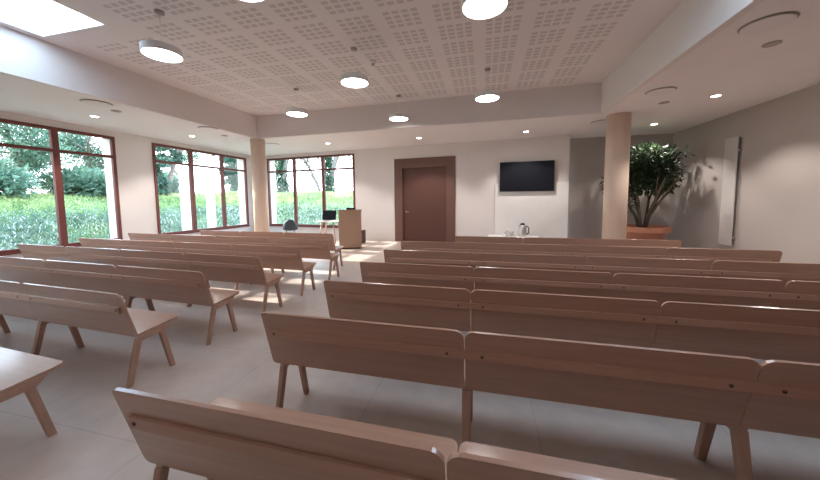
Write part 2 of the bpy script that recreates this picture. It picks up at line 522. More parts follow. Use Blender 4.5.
# ------------------------------------------------------------------ benches
def panel_outline(w, h, r, seg=6, bottom=0.0, rl=None):
    """rectangle with the two corners at v = h rounded"""
    rl = r if rl is None else rl
    rb = r * bottom
    if bottom:
        pts = [(rb - rb * math.cos(k * PI / 2 / seg), rb - rb * math.sin(k * PI / 2 / seg)) for k in range(seg + 1)]
        pts += [(w - x, y) for x, y in pts[::-1]]
    else:
        pts = [(0, 0), (w, 0)]
    for k in range(seg + 1):
        a = k * PI / 2 / seg
        pts.append((w - r + r * math.cos(a), h - r + r * math.sin(a)))
    for k in range(seg + 1):
        a = PI / 2 + k * PI / 2 / seg
        pts.append((rl + rl * math.cos(a), h - rl + rl * math.sin(a)))
    return pts

BACK_T, BACK_B = Vector((0, 0.012, 0.80)), Vector((0, 0.118, 0.398))
BD = (BACK_T - BACK_B)
BH = BD.length
BU = BD.normalized()
BN = Vector((0, -BU.z, BU.y))           # out of the back of the backrest (towards -Y)
if BN.y > 0: BN = -BN

def make_bench(npan, pw=1.348):
    root = bpy.data.objects.new('bench', None); COL.objects.link(root)
    g = 0.003
    for k in range(npan):
        bm = bmesh.new()
        prism(bm, panel_outline(pw - 2 * g, BH, 0.05, 6, 0.6, 0.022 if k == 0 else 0.05),
              lambda u, v, t: tuple(Vector((k * pw + g + u, 0, 0)) + BACK_B + BU * v - BN * t), 0.0, 0.015)
        obj('backrest', bm, M['oak'], root)
        bm = bmesh.new()
        y0, y1 = BACK_B.y + 0.004, 0.492
        prism(bm, panel_outline(pw - 2 * g, y1 - y0, 0.04),
              lambda u, v, t: (k * pw + g + u, y0 + v, 0.400 + 0.10 * v + t), 0.0, 0.022)
        obj('seat', bm, M['oak'], root)
    # rail screwed along the back
    W = npan * pw
    bm = bmesh.new()
    pa = BACK_B + BU * (BH - 0.122); pb = BACK_B + BU * (BH - 0.180)
    # outline in the YZ plane: the rail's face stands upright
    o1 = pa + BN * 0.0004; o4 = pb + BN * 0.0004
    o2 = Vector((0, o1.y - 0.012, o1.z - 0.004)); o3 = Vector((0, o4.y - 0.024, o4.z + 0.004))
    prism(bm, [(p.y, p.z) for p in (o1, o2, o3, o4)], lambda u, v, t: (t, u, v), 0.055, W - 0.055)
    rail = obj('rail', bm, M['oakdark'], root)
    xs = [0.085, W - 0.085]
    for k in range(1, npan): xs += [k * pw - 0.10, k * pw + 0.10]
    for x in xs:
        bm = bmesh.new()
        lathe(bm, [(0, 0), (0.009, 0), (0.009, 0.004), (0.005, 0.004), (0.005, 0.002), (0, 0.002)], 12)
        bmesh.ops.rotate(bm, verts=bm.verts[:], cent=(0, 0, 0), matrix=Matrix.Rotation(PI / 2, 3, 'X'))
        bmesh.ops.translate(bm, verts=bm.verts[:], vec=(x, (o2.y + o3.y) / 2 + 0.002, (o2.z + o3.z) / 2))
        obj('bolt', bm, M['bolt'], rail)
    # trestle legs: a beam under the seat with two splayed legs
    lx = [(0.075, 0.019)] + [(k * pw + 0.01, 0.028) for k in range(1, npan)] + [(W - 0.012, 0.019)]
    for x, hw in lx:
        a, b = x - hw, x + hw
        bm = bmesh.new()
        hexa(bm, [(a, 0.120, 0.356), (b, 0.120, 0.356), (b, 0.345, 0.372), (a, 0.345, 0.372)],
                 [(a, 0.118, 0.398), (b, 0.118, 0.398), (b, 0.40, 0.427), (a, 0.40, 0.427)])
        bevelled(bm, 0.003, 1)
        obj('seat_beam', bm, M['oakleg'], root)
        bm = bmesh.new()
        c, d = x - hw * 0.8, x + hw * 0.8
        hexa(bm, [(c, 0.020, 0), (d, 0.020, 0), (d, 0.062, 0), (c, 0.062, 0)],
                 [(a, 0.112, 0.385), (b, 0.112, 0.385), (b, 0.157, 0.385), (a, 0.157, 0.385)])
        bevelled(bm, 0.003, 1)
        obj('leg', bm, M['oakleg'], root)
        bm = bmesh.new()
        hexa(bm, [(c, 0.375, 0), (d, 0.375, 0), (d, 0.417, 0), (c, 0.417, 0)],
                 [(a, 0.295, 0.385), (b, 0.295, 0.385), (b, 0.338, 0.385), (a, 0.338, 0.385)])
        bevelled(bm, 0.003, 1)
        obj('leg', bm, M['oakleg'], root)
    return root, W

long_bench, WL = make_bench(4)
short_bench, WS = make_bench(3, 1.28)
used = set()
def place_bench(proto, x, y, rz, label, group):
    o = proto if proto.name not in used else tree_copy(proto)
    used.add(o.name)
    o.location = (x, y, 0.0); o.rotation_euler = (0, 0, rz)
    tag(o, label, 'bench', group)
    return o

AR = math.radians(-0.55)
R_Y = [0.852, 1.705, 2.53, 3.39, 4.29, 5.24]
R_LAB = ['light oak bench nearest the camera, cut off by the bottom edge of the photo',
         'light oak bench on the right, second row, its left legs standing clear on the floor',
         'light oak bench on the right, third row back, just behind the second row',
         'light oak bench on the right, fourth row from the camera, behind the third',
         'light oak bench on the right, fifth row, running off past the radiator wall edge',
         'light oak bench on the right, sixth row, its right end stopping below the radiator']
for y, lab in zip(R_Y, R_LAB):
    place_bench(long_bench, -1.455, y, AR, lab, 'right hand block of oak benches')
place_bench(short_bench, -0.57, 6.12, 0, 'short oak bench in front of the wall screen, farthest row on the right', 'right hand block of oak benches')
AL = math.radians(-3.0)
def left_bench(proto, W, xr, yr, lab):
    return place_bench(proto, xr - W * math.cos(AL), yr - W * math.sin(AL), AL, lab, 'left hand block of oak benches')
L_ROWS = [(-2.80, 0.93), (-2.86, 1.80), (-2.87, 2.57), (-2.87, 3.42), (-2.85, 4.28), (-2.85, 5.20)]
L_LAB = ['light oak bench at bottom left corner with only its pale seat end in view',
         'light oak bench on the left, second row, its right end and legs fully in view',
         'light oak bench on the left, third row, its right end just behind the second row',
         'light oak bench on the left, fourth row, its left end against the big left window',
         'light oak bench on the left, fifth row, beside the sunlit patch of aisle floor',
         'light oak bench on the left, sixth row, second from the lectern']
for (x, y), lab in zip(L_ROWS, L_LAB):
    left_bench(long_bench, WL, x - 0.005, y, lab)
left_bench(short_bench, WS, -3.23, 6.12, 'short oak bench on the left, farthest row, nearest the lectern')

# ------------------------------------------------------------------ ceiling fixtures
def light(name, kind, parent, loc, energy, color, **kw):
    l = bpy.data.lights.new(name, kind)
    l.energy = energy; l.color = color
    for k, v in kw.items(): setattr(l, k, v)
    o = bpy.data.objects.new(name, l)
    o.location = loc
    return link(o, parent)

def make_pendant():
    r = bpy.data.objects.new('pendant_lamp', None); COL.objects.link(r)
    # origin at the ceiling rose
    drop = ZU - 3.51
    bm = bmesh.new(); lathe(bm, [(0, -0.001), (0.055, -0.001), (0.055, -0.03), (0.02, -0.04), (0, -0.04)], 24)
    obj('ceiling_rose', bm, M['detector'], r, True)
    bm = bmesh.new(); tube(bm, [(0, 0, -0.035), (0, 0, -drop + 0.099)], 0.005, 8)
    obj('rod', bm, M['lampbody'], r, True)
    bm = bmesh.new(); lathe(bm, [(0, -drop + 0.10), (0.22, -drop + 0.10), (0.232, -drop + 0.09), (0.232, -drop + 0.008), (0.222, -drop), (0.222, -drop + 0.012), (0, -drop + 0.012)], 48)
    o = obj('lamp_shade', bm, M['lampbody'], r)
    bm = bmesh.new(); lathe(bm, [(0, -drop + 0.002), (0.15, -drop + 0.001), (0.222, -drop + 0.006)], 48)
    obj('diffuser', bm, M['lampglow'], r, True)
    return r
PEND = [(-4.25, 0.38, 'round white pendant lamp added out of view on the left to light the foreground'),  # this lamp and the next are added, unseen, for overhead light up front
        (0.0, 0.38, 'round white pendant lamp added out of view on the right to light the foreground'),
        (-2.19, 2.55, 'round white pendant lamp cut off by the top edge, left of the largest one'),
        (-0.02, 3.42, 'round white pendant lamp hanging nearest at the top centre, the largest'),
        (-4.25, 3.42, 'round white pendant lamp nearest the skylight, its grey side showing'),
        (-2.16, 5.02, 'round white pendant lamp just below the ceiling sensor'),
        (0.03, 6.46, 'round white pendant lamp up and left of the wall screen'),
        (-4.22, 6.46, 'round white pendant lamp above the far window'),
        (-2.08, 7.50, 'round white pendant lamp above the dark door, farthest one')]
pp = make_pendant()
for k, (x, y, lab) in enumerate(PEND):
    o = pp if k == 0 else tree_copy(pp)
    o.location = (x, y, ZU); tag(o, lab, 'lamp', 'round pendant lamps')

def make_downlight():
    r = bpy.data.objects.new('downlight', None); COL.objects.link(r)
    bm = bmesh.new(); lathe(bm, [(0.078, -0.001), (0.086, -0.004), (0.084, -0.009), (0.070, -0.009), (0.068, -0.001)], 32)
    obj('trim_ring', bm, M['white'], r, True)
    bm = bmesh.new(); lathe(bm, [(0, -0.003), (0.069, -0.003)], 32)
    obj('lens', bm, M['downglow'], r)
    light('spot_bulb', 'SPOT', r, (0, 0, -0.03), 75, (1.0, 0.93, 0.88), spot_size=math.radians(112), spot_blend=0.45, shadow_soft_size=0.05)
    return r
DOWN = [(-8.35, 5.11, 'small round downlight above the big left window'),
        (-8.25, 7.35, 'small round downlight above the second left window'),
        (-5.11, 9.53, 'small round downlight above the far window'),
        (-1.99, 9.49, 'small round downlight above the dark door'),
        (1.12, 9.44, 'small round downlight above the wall screen'),
        (4.25, 9.43, 'small round downlight above the potted tree'),
        (4.19, 7.12, 'small round downlight in front of the tall radiator'),
        (4.19, 4.80, 'small round downlight lighting the bare right wall')]
dp = make_downlight()
for k, (x, y, lab) in enumerate(DOWN):
    o = dp if k == 0 else tree_copy(dp)
    o.location = (x, y, ZC); tag(o, lab, 'lamp', 'recessed downlights')

def make_diffuser():
    r = bpy.data.objects.new('ceiling_air_diffuser', None); COL.objects.link(r)
    bm = bmesh.new(); lathe(bm, [(0, -0.001), (0.215, -0.001), (0.225, -0.006), (0.215, -0.010), (0, -0.010)], 48)
    obj('rim', bm, M['shadowgap'], r)
    bm = bmesh.new(); lathe(bm, [(0, -0.010), (0.19, -0.010), (0.208, -0.020), (0.204, -0.025), (0, -0.026)], 48)
    obj('plate', bm, M['plate'], r)
    return r
DIFF = [(-7.15, 4.43, 'round white ceiling air diffuser above the big left window'),
        (-6.97, 6.68, 'round white ceiling air diffuser over the second left window'),
        (-6.92, 9.09, 'round white ceiling air diffuser beside the left column'),
        (2.97, 4.33, 'round white ceiling air diffuser at top right, the largest'),
        (3.02, 6.53, 'round white ceiling air diffuser on the right, above and behind the column head'),
        (2.80, 8.75, 'round white ceiling air diffuser partly hidden by the right column')]
fp = make_diffuser()
for k, (x, y, lab) in enumerate(DIFF):
    o = fp if k == 0 else tree_copy(fp)
    o.location = (x, y, ZC); tag(o, lab, 'vent', 'round ceiling air diffusers')

for (x, y, z, lab) in ((-7.42, 4.92, ZC, 'small grey ceiling disc beside the diffuser by the big left window'),
                       (-7.30, 7.55, ZC, 'small grey ceiling disc left of the left column'),
                       (3.43, 4.91, ZC, 'small grey ceiling disc below the top right diffuser'),
                       (3.46, 7.34, ZC, 'small grey ceiling disc above the potted tree')):
    bm = bmesh.new(); lathe(bm, [(0, -0.001), (0.085, -0.001), (0.085, -0.012), (0.07, -0.016), (0, -0.016)], 28)
    tag(obj('ceiling_disc', bm, M['detector'], None, False, (x, y, z)), lab, 'detector', 'small ceiling discs')
# ceiling sensor by the middle pendant
r = thing('ceiling_sensor', 'small metal sensor on the perforated ceiling above the middle pendant lamp', 'sensor', (-2.02, 5.55, ZU))
bm = bmesh.new(); lathe(bm, [(0, -0.001), (0.06, -0.001), (0.06, -0.03), (0.035, -0.045), (0, -0.045)], 20)
obj('base', bm, M['white'], r, True)
bm = bmesh.new(); lathe(bm, [(0, -0.043), (0.03, -0.043), (0.034, -0.07), (0.02, -0.095), (0, -0.10)], 16)
obj('lens', bm, M['steel'], r, True)

# ------------------------------------------------------------------ wall screen, radiator
def far_thing(name, label, cat, s, d, z):
    return thing(name, label, cat, (*far_pt(s, d), z), AW)
tv = far_thing('television', 'black flat television mounted on the white wall', 'television', 10.92, 0, 1.75)
bm = bmesh.new(); box(bm, -0.80, 0.80, -0.125, -0.075, 0.0, 0.93); bevelled(bm, 0.008, 2)
obj('casing', bm, M['black'], tv)
bm = bmesh.new(); box(bm, -0.775, 0.775, -0.1265, -0.1245, 0.03, 0.905)
obj('screen', bm, M['screen'], tv)
bm = bmesh.new(); box(bm, -0.25, 0.25, -0.076, -0.001, 0.25, 0.65)
obj('wall_bracket', bm, M['black'], tv)

rad = thing('radiator', 'tall narrow white panel radiator standing off the right wall', 'radiator', (RX, 8.55, 0.43))
bm = bmesh.new(); box(bm, -0.082, -0.056, -0.185, 0.185, 0, 2.42); bevelled(bm, 0.006, 2)
obj('front_panel', bm, M['radiator'], rad)
bm = bmesh.new(); box(bm, -0.056, -0.025, -0.175, 0.175, 0.03, 2.39)
obj('convector', bm, M['radside'], rad)
for z in (0.18, 2.12):
    bm = bmesh.new(); box(bm, -0.050, -0.001, -0.20, -0.165, z - 0.025, z + 0.025)
    obj('bracket', bm, M['steel'], rad)

# ------------------------------------------------------------------ potted tree
def leaf_cloud(name, mat, parent, centers, n, size, seed, aspect=2.6, droop=0.4, shell=0.5):
    """many separate folded leaves spread over ellipsoids (cx,cy,cz,rx,ry,rz)"""
    rnd = random.Random(seed)
    V, F = [], []
    wts = [c[3] * c[4] * c[5] for c in centers]
    for i in range(n):
        c = rnd.choices(centers, wts)[0]
        d = Vector((rnd.gauss(0, 1), rnd.gauss(0, 1), rnd.gauss(0, 1))).normalized()
        rr = shell + (1 - shell) * rnd.random() ** 0.6
        if rnd.random() < 0.25: rr *= rnd.random()
        p = Vector((c[0] + d.x * rr * c[3], c[1] + d.y * rr * c[4], c[2] + d.z * rr * c[5]))
        a = (d + Vector((rnd.gauss(0, .5), rnd.gauss(0, .5), rnd.gauss(0, .4) - droop))).normalized()
        b = a.cross(Vector((rnd.gauss(0, .4), rnd.gauss(0, .4), 1))).normalized()
        nrm = a.cross(b)
        l = size * rnd.uniform(0.65, 1.25); w = l / aspect
        k = len(V)
        V += [p, p + a * l * 0.45 + b * w * 0.5 + nrm * w * 0.15, p + a * l - nrm * l * 0.12, p + a * l * 0.45 - b * w * 0.5 + nrm * w * 0.15]
        F += [(k, k + 1, k + 2), (k, k + 2, k + 3)]
    me = bpy.data.meshes.new(name)
    me.from_pydata([tuple(v) for v in V], [], F); me.update()
    me.materials.append(mat)
    o = bpy.data.objects.new(name, me)
    return link(o, parent)

pt = thing('potted_tree', 'leafy dark green indoor tree in a wide terracotta pot in the right corner', 'plant', (4.15, 9.55, 0))
bm = bmesh.new()
lathe(bm, [(0, 0.001), (0.36, 0.001), (0.50, 0.60), (0.60, 0.62), (0.61, 0.76), (0.56, 0.76), (0.54, 0.66), (0, 0.66)], 40)
obj('pot', bm, M['terracotta'], pt)
bm = bmesh.new(); lathe(bm, [(0, 0.70), (0.30, 0.695), (0.535, 0.67), (0.535, 0.662), (0, 0.662)], 32)
obj('soil', bm, M['soil'], pt)
rnd = random.Random(5)
tips = []
bm = bmesh.new()
for k in range(7):
    a = k * 2 * PI / 7 + rnd.uniform(-.3, .3)
    sp = rnd.uniform(0.25, 0.55)
    p0 = Vector((0.06 * math.cos(a), 0.06 * math.sin(a), 0.66))
    p1 = p0 + Vector((0.10 * math.cos(a) * sp * 2, 0.10 * math.sin(a) * sp * 2, 0.35))
    p2 = p1 + Vector((sp * 0.45 * math.cos(a + .3), sp * 0.45 * math.sin(a + .3), 0.45))
    p3 = p2 + Vector((sp * 0.7 * math.cos(a), sp * 0.7 * math.sin(a), 0.55))
    tube(bm, [p0, p1, p2, p3], [0.042, 0.034, 0.026, 0.014], 8)
    for q in range(2):
        b_ = a + rnd.uniform(-1, 1)
        e = p2 + Vector((0.4 * math.cos(b_), 0.4 * math.sin(b_), rnd.uniform(.3, .6)))
        tube(bm, [p2, (p2 + e) / 2 + Vector((0, 0, .05)), e], [0.02, 0.015, 0.008], 6)
obj('stem', bm, M['bark'], pt, True)
crown = [(0.0, 0, 2.28, 0.58, 0.60, 0.50), (-0.32, 0.1, 2.05, 0.42, 0.5, 0.38), (0.30, -0.1, 2.12, 0.46, 0.5, 0.42), (0.50, 0.1, 2.55, 0.30, 0.35, 0.20), (0.0, -0.2, 1.82, 0.48, 0.45, 0.26),
         (-0.42, 0.0, 1.32, 0.24, 0.3, 0.24), (-0.72, 0.1, 1.85, 0.24, 0.3, 0.28), (0.55, 0.0, 1.80, 0.18, 0.3, 0.20), (0.0, 0.0, 2.62, 0.46, 0.5, 0.20), (0.80, -0.1, 2.60, 0.16, 0.16, 0.09)]
leaf_cloud('foliage', M['leaf'], pt, [(a, b, c + 0.07, d * 1.06, e, f * 1.05) for a, b, c, d, e, f in crown], 3300, 0.145, 3, 2.6, 0.35, 0.35)

# ------------------------------------------------------------------ lectern corner
lc = thing('lectern', 'pale oak lectern standing in front of the far window', 'lectern', (-4.06, 8.84, 0), math.radians(23))
bm = bmesh.new()
box(bm, -0.345, -0.32, -0.02, 0.42, 0.05, 1.16); bevelled(bm, 0.003, 1); obj('side_panel', bm, M['lectern'], lc)
bm = bmesh.new()
box(bm, 0.32, 0.345, -0.02, 0.42, 0.05, 1.16); bevelled(bm, 0.003, 1); obj('side_panel', bm, M['lectern'], lc)
bm = bmesh.new(); box(bm, -0.319, 0.319, -0.02, 0.005, 0.05, 1.20); obj('front_panel', bm, M['lectern'], lc)
bm = bmesh.new(); hexa(bm, [(-0.36, -0.04, 1.20), (0.36, -0.04, 1.20), (0.36, 0.46, 1.13), (-0.36, 0.46, 1.13)],
                       [(-0.36, -0.04, 1.235), (0.36, -0.04, 1.235), (0.36, 0.46, 1.165), (-0.36, 0.46, 1.165)]); obj('top', bm, M['lectern'], lc)
bm = bmesh.new(); box(bm, -0.30, 0.30, 0.02, 0.40, 0.60, 0.625); obj('shelf', bm, M['lectern'], lc)
bm = bmesh.new(); box(bm, -0.31, 0.31, 0.01, 0.40, 0.001, 0.05); obj('plinth', bm, M['darkwood'], lc)
rd = thing('reading_light', 'small black reading light on top of the lectern', 'lamp', (-4.08, 8.96, 1.2235), math.radians(23))
bm = bmesh.new(); box(bm, -0.13, 0.13, -0.03, 0.03, 0.0, 0.022); bevelled(bm, 0.004, 1); obj('base', bm, M['black'], rd)
bm = bmesh.new(); box(bm, -0.14, 0.14, -0.02, 0.02, 0.022, 0.065); bevelled(bm, 0.008, 2); obj('head', bm, M['black'], rd)

# small white table with a laptop
TX, TY = -5.40, 10.05
tb = thing('side_table', 'small white table on splayed legs beside the lectern', 'table', (TX, TY, 0))
bm = bmesh.new(); box(bm, -0.40, 0.40, -0.28, 0.28, 0.760, 0.795); bevelled(bm, 0.008, 2); obj('tabletop', bm, M['cloth'], tb)
for sx in (-1, 1):
    for sy in (-1, 1):
        bm = bmesh.new()
        tube(bm, [(sx * 0.33, sy * 0.24, 0.0), (sx * 0.22, sy * 0.16, 0.761)], [0.014, 0.022], 10)
        obj('leg', bm, M['oakleg'], tb, True)
lp = thing('laptop', 'open laptop with black screen on the small white table', 'laptop', (TX - 0.10, TY + 0.02, 0.7955), math.radians(6))
bm = bmesh.new(); box(bm, -0.26, 0.26, -0.20, 0.14, 0, 0.018); bevelled(bm, 0.004, 1); obj('keyboard_base', bm, M['steel'], lp)
bm = bmesh.new(); box(bm, -0.25, 0.25, -0.14, -0.02, 0.018, 0.0195); obj('keys', bm, M['black'], lp)
bm = bmesh.new()
hexa(bm, [(-0.26, 0.13, 0.018), (0.26, 0.13, 0.018), (0.26, 0.145, 0.018), (-0.26, 0.145, 0.018)],
     [(-0.26, 0.21, 0.36), (0.26, 0.21, 0.36), (0.26, 0.222, 0.36), (-0.26, 0.222, 0.36)])
lid = obj('lid', bm, M['black'], lp)
bm = bmesh.new()
hexa(bm, [(-0.24, 0.1335, 0.040), (0.24, 0.1335, 0.040), (0.24, 0.137, 0.040), (-0.24, 0.137, 0.040)],
     [(-0.24, 0.2035, 0.34), (0.24, 0.2035, 0.34), (0.24, 0.207, 0.34), (-0.24, 0.207, 0.34)])
obj('screen', bm, M['screen'], lid)

# tub chair in front of the window
ch = thing('shell_chair', 'slate blue shell chair in front of the far window', 'chair', (-7.02, 10.05, 0), math.radians(34))
bm = bmesh.new()
N, K = 20, 9
grid = []
for j in range(K):
    t = j / (K - 1)
    row = []
    for i in range(N + 1):
        a = PI * (0.02 + 0.96 * i / N)                 # wraps round the back
        rx = 0.25 + 0.03 * math.sin(t * PI * 0.8) - 0.05 * t * t; ry = 0.21 + 0.04 * t
        h = 0.45 + t * (0.17 + 0.22 * math.sin(a) ** 0.7)
        row.append(bm.verts.new((-rx * math.cos(a) * (1 - 0.10 * t * t), -ry * math.sin(a) - 0.05 * t * math.sin(a), h)))
    grid.append(row)
for j in range(K - 1):
    for i in range(N):
        bm.faces.new((grid[j][i], grid[j][i + 1], grid[j + 1][i + 1], grid[j + 1][i]))
o = obj('backrest', bm, M['chair'], ch, True)
md = o.modifiers.new('thickness', 'SOLIDIFY'); md.thickness = 0.02; md.offset = 0
bm = bmesh.new(); prism(bm, [(0.20 * math.cos(a) * 1.02, 0.20 * math.sin(a) * 1.0 + (0.04 if math.sin(a) > 0 else 0)) for a in [2 * PI * k / 28 for k in range(28)]], lambda u, v, t: (u, v, t), 0.425, 0.465)
bevelled(bm, 0.004, 1)
obj('seat', bm, M['chair'], ch)
for sx in (-1, 1):
    for sy in (-1, 1):
        bm = bmesh.new(); tube(bm, [(sx * 0.22, sy * 0.20, 0), (sx * 0.13, sy * 0.12, 0.43)], [0.012, 0.018], 8)
        obj('leg', bm, M['oakleg'], ch, True)

# low oak stand behind the lectern
st = thing('low_cabinet', 'low oak stand with a dark end, to the right behind the lectern', 'cabinet', (-4.36, 10.15, 0), AW)
bm = bmesh.new(); box(bm, -0.36, 0.155, -0.20, 0.20, 0.001, 0.42); bevelled(bm, 0.003, 1); obj('body', bm, M['lectern'], st)
bm = bmesh.new(); box(bm, 0.156, 0.19, -0.205, 0.205, 0.001, 0.46); bevelled(bm, 0.003, 1); obj('end_panel', bm, M['darkwood'], st)

# ------------------------------------------------------------------ crockery on a low table under the screen
s_c = 10.55
ct = far_thing('low_table', 'low white table under the television, behind the benches', 'table', s_c, -0.42, 0)
bm = bmesh.new(); box(bm, -0.75, 0.75, -0.28, 0.28, 0.325, 0.355); bevelled(bm, 0.005, 1); obj('tabletop', bm, M['white'], ct)
for sx in (-1, 1):
    for sy in (-1, 1):
        bm = bmesh.new(); box(bm, sx * 0.70 - 0.02, sx * 0.70 + 0.02, sy * 0.24 - 0.02, sy * 0.24 + 0.02, 0.0, 0.326)
        obj('leg', bm, M['white'], ct)
def on_table(name, label, cat, ds, dd=-0.42, z=0.3555, size=1.25):
    o = far_thing(name, label, cat, s_c + ds, dd, z)
    o.scale = (size, size, size)
    return o
kt = on_table('thermos_jug', 'shiny steel thermos jug under the television', 'jug', 0.28)
bm = bmesh.new(); lathe(bm, [(0, 0), (0.085, 0), (0.095, 0.02), (0.095, 0.17), (0.075, 0.26), (0.06, 0.29), (0, 0.29)], 28)
obj('body', bm, M['steel'], kt, True)
bm = bmesh.new(); lathe(bm, [(0, 0.288), (0.058, 0.288), (0.058, 0.315), (0.02, 0.335), (0, 0.335)], 20)
obj('lid', bm, M['black'], kt, True)
bm = bmesh.new(); tube(bm, [(0.09, 0, 0.06), (0.145, 0, 0.09), (0.145, 0, 0.22), (0.075, 0, 0.27)], 0.014, 8)
obj('handle', bm, M['black'], kt, True)
bm = bmesh.new(); tube(bm, [(-0.06, 0, 0.24), (-0.11, 0, 0.30)], [0.022, 0.014], 8)
obj('spout', bm, M['steel'], kt, True)
cp = on_table('cup', 'small white cup beside the steel jug', 'cup', 0.06)
bm = bmesh.new(); lathe(bm, [(0, 0), (0.03, 0), (0.045, 0.08), (0.041, 0.08), (0.028, 0.008), (0, 0.008)], 20)
obj('bowl', bm, M['porcelain'], cp, True)
bm = bmesh.new(); tube(bm, [(0.038, 0, 0.06), (0.065, 0, 0.06), (0.065, 0, 0.03), (0.033, 0, 0.02)], 0.006, 6)
obj('handle', bm, M['porcelain'], cp, True)
tp = on_table('teapot', 'small grey metal teapot left of the white cup', 'teapot', -0.12)
bm = bmesh.new(); lathe(bm, [(0, 0), (0.06, 0), (0.085, 0.05), (0.08, 0.10), (0.05, 0.135), (0, 0.135)], 24)
obj('body', bm, M['steel'], tp, True)
bm = bmesh.new(); lathe(bm, [(0, 0.134), (0.045, 0.134), (0.02, 0.15), (0.012, 0.17), (0, 0.172)], 16)
obj('lid', bm, M['steel'], tp, True)
bm = bmesh.new(); tube(bm, [(-0.075, 0, 0.06), (-0.12, 0, 0.10), (-0.13, 0, 0.13)], [0.018, 0.012, 0.009], 8)
obj('spout', bm, M['steel'], tp, True)
bm = bmesh.new(); tube(bm, [(0.075, 0, 0.10), (0.13, 0, 0.11), (0.13, 0, 0.05), (0.08, 0, 0.04)], 0.008, 8)
obj('handle', bm, M['black'], tp, True)

# ------------------------------------------------------------------ outside
bm = bmesh.new(); box(bm, -60, 12, -30, 60, -0.30, -0.21)
struct(obj('ground', bm, M['ground']))

def bank_h(x, y):
    dx = max(LX - TW - x, 0.0); dy = max(y - (11.9 + 0.0968 * (LX - x) * -1 * 0), 0.0)
    d = math.hypot(dx, dy)
    t = min(max((d - 0.9) / 6.6, 0), 1); t = t * t * (3 - 2 * t)
    return -0.18 + (1.86 + 0.22 * min(dy / 6, 1)) * t + 0.06 * math.sin(x * 1.1 + 0.4 * y) * math.sin(y * 0.8) * t

bm = bmesh.new()
nx, ny = 60, 70
vg = {}
for i in range(nx + 1):
    for j in range(ny + 1):
        x = -46 + i * (54.0 / nx); y = -12 + j * (60.0 / ny)
        z = bank_h(x, y)
        if x > LX - 0.5 and y < 12.4: z = -0.205
        vg[i, j] = bm.verts.new((x, y, z))
for i in range(nx):
    for j in range(ny):
        a = vg[i + 1, j + 1].co
        if vg[i, j].co.x > LX - 0.7 and vg[i, j].co.y < 11.0: continue
        bm.faces.new((vg[i, j], vg[i + 1, j], vg[i + 1, j + 1], vg[i, j + 1]))
struct(obj('bank', bm, M['bank'], None, True))

def ground_leaves(name, mat, n, seed, size, dmin, dmax, label, cat, up=0.8, tall=1.0, aspect=3.5):
    rnd = random.Random(seed)
    V, F = [], []
    cnt = 0
    while cnt < n:
        if rnd.random() < 0.62:
            x = LX - TW - rnd.uniform(dmin, dmax); y = rnd.uniform(0.5, 22)
        else:
            x = rnd.uniform(-16, 1); y = 11.9 + rnd.uniform(dmin, dmax)
        dx = max(LX - TW - x, 0); dy = max(y - 11.9, 0); d = math.hypot(dx, dy)
        if d < dmin or d > dmax: continue
        if math.sin(x * 1.7 + seed) * math.sin(y * 1.3 + 2 * seed) < rnd.uniform(-1.2, 0.5): continue
        z = bank_h(x, y)
        h = tall * rnd.random() ** 1.5
        p = Vector((x, y, z + h))
        a = Vector((rnd.gauss(0, .6), rnd.gauss(0, .6), up)).normalized()
        b = a.cross(Vector((rnd.gauss(0, 1), rnd.gauss(0, 1), .2))).normalized()
        l = size * rnd.uniform(.6, 1.4); w = l / aspect
        k = len(V)
        V += [p, p + a * l * .5 + b * w * .5, p + a * l, p + a * l * .5 - b * w * .5]
        F.append((k, k + 1, k + 2, k + 3)); cnt += 1
    me = bpy.data.meshes.new(name); me.from_pydata([tuple(v) for v in V], [], F); me.update()
    me.materials.append(mat)
    o = bpy.data.objects.new(name, me); link(o)
    tag(o, label, cat); o['kind'] = 'stuff'
    return o
ground_leaves('grass', M['grassblade'], 90000, 1, 0.105, 1.6, 10.5, 'bright green grass and leaves covering the bank outside the windows', 'grass', 0.9, 0.16, 4)
ground_leaves('weeds', M['weeds'], 60000, 2, 0.10, 0.9, 4.6, 'grey green weeds on the lower slope of the bank outside', 'weeds', 0.5, 0.42, 2.6)
ground_leaves('dry_stalks', M['flower'], 9000, 4, 0.11, 0.7, 3.8, 'pale dry stalks and seed heads among the weeds outside', 'stalks', 1.2, 0.55, 6)

ground_leaves('dry_grass', M['drygrass'], 42000, 5, 0.11, 4.4, 10.5, 'pale yellow green grass along the top of the bank outside', 'grass', 1.0, 0.10, 4)

def branch(bm, p, d, l, r, depth, rnd, upb=0.25, nseg=3, spread=0.75):
    pts, rad = [p], [r]
    q = p.copy(); dd = d.normalized()
    for k in range(nseg):
        dd = (dd + Vector((rnd.gauss(0, .16), rnd.gauss(0, .16), rnd.gauss(0, .12) + upb * .12))).normalized()
        q = q + dd * (l / nseg); pts.append(q); rad.append(max(r * (1 - 0.45 * (k + 1) / nseg), 0.014))
    tube(bm, pts, rad, 6 if depth > 1 else 4)
    if depth > 0:
        for k in range(rnd.choice((3, 4))):
            t = rnd.uniform(0.45, 1.0)
            i = min(int(t * nseg), nseg - 1)
            s = pts[i].lerp(pts[i + 1], t * nseg - i)
            nd = (dd + Vector((rnd.gauss(0, spread), rnd.gauss(0, spread), rnd.gauss(0, .35) + upb))).normalized()
            branch(bm, s, nd, l * rnd.uniform(.5, .72), rad[-1] * .75, depth - 1, rnd, upb, 3, spread)

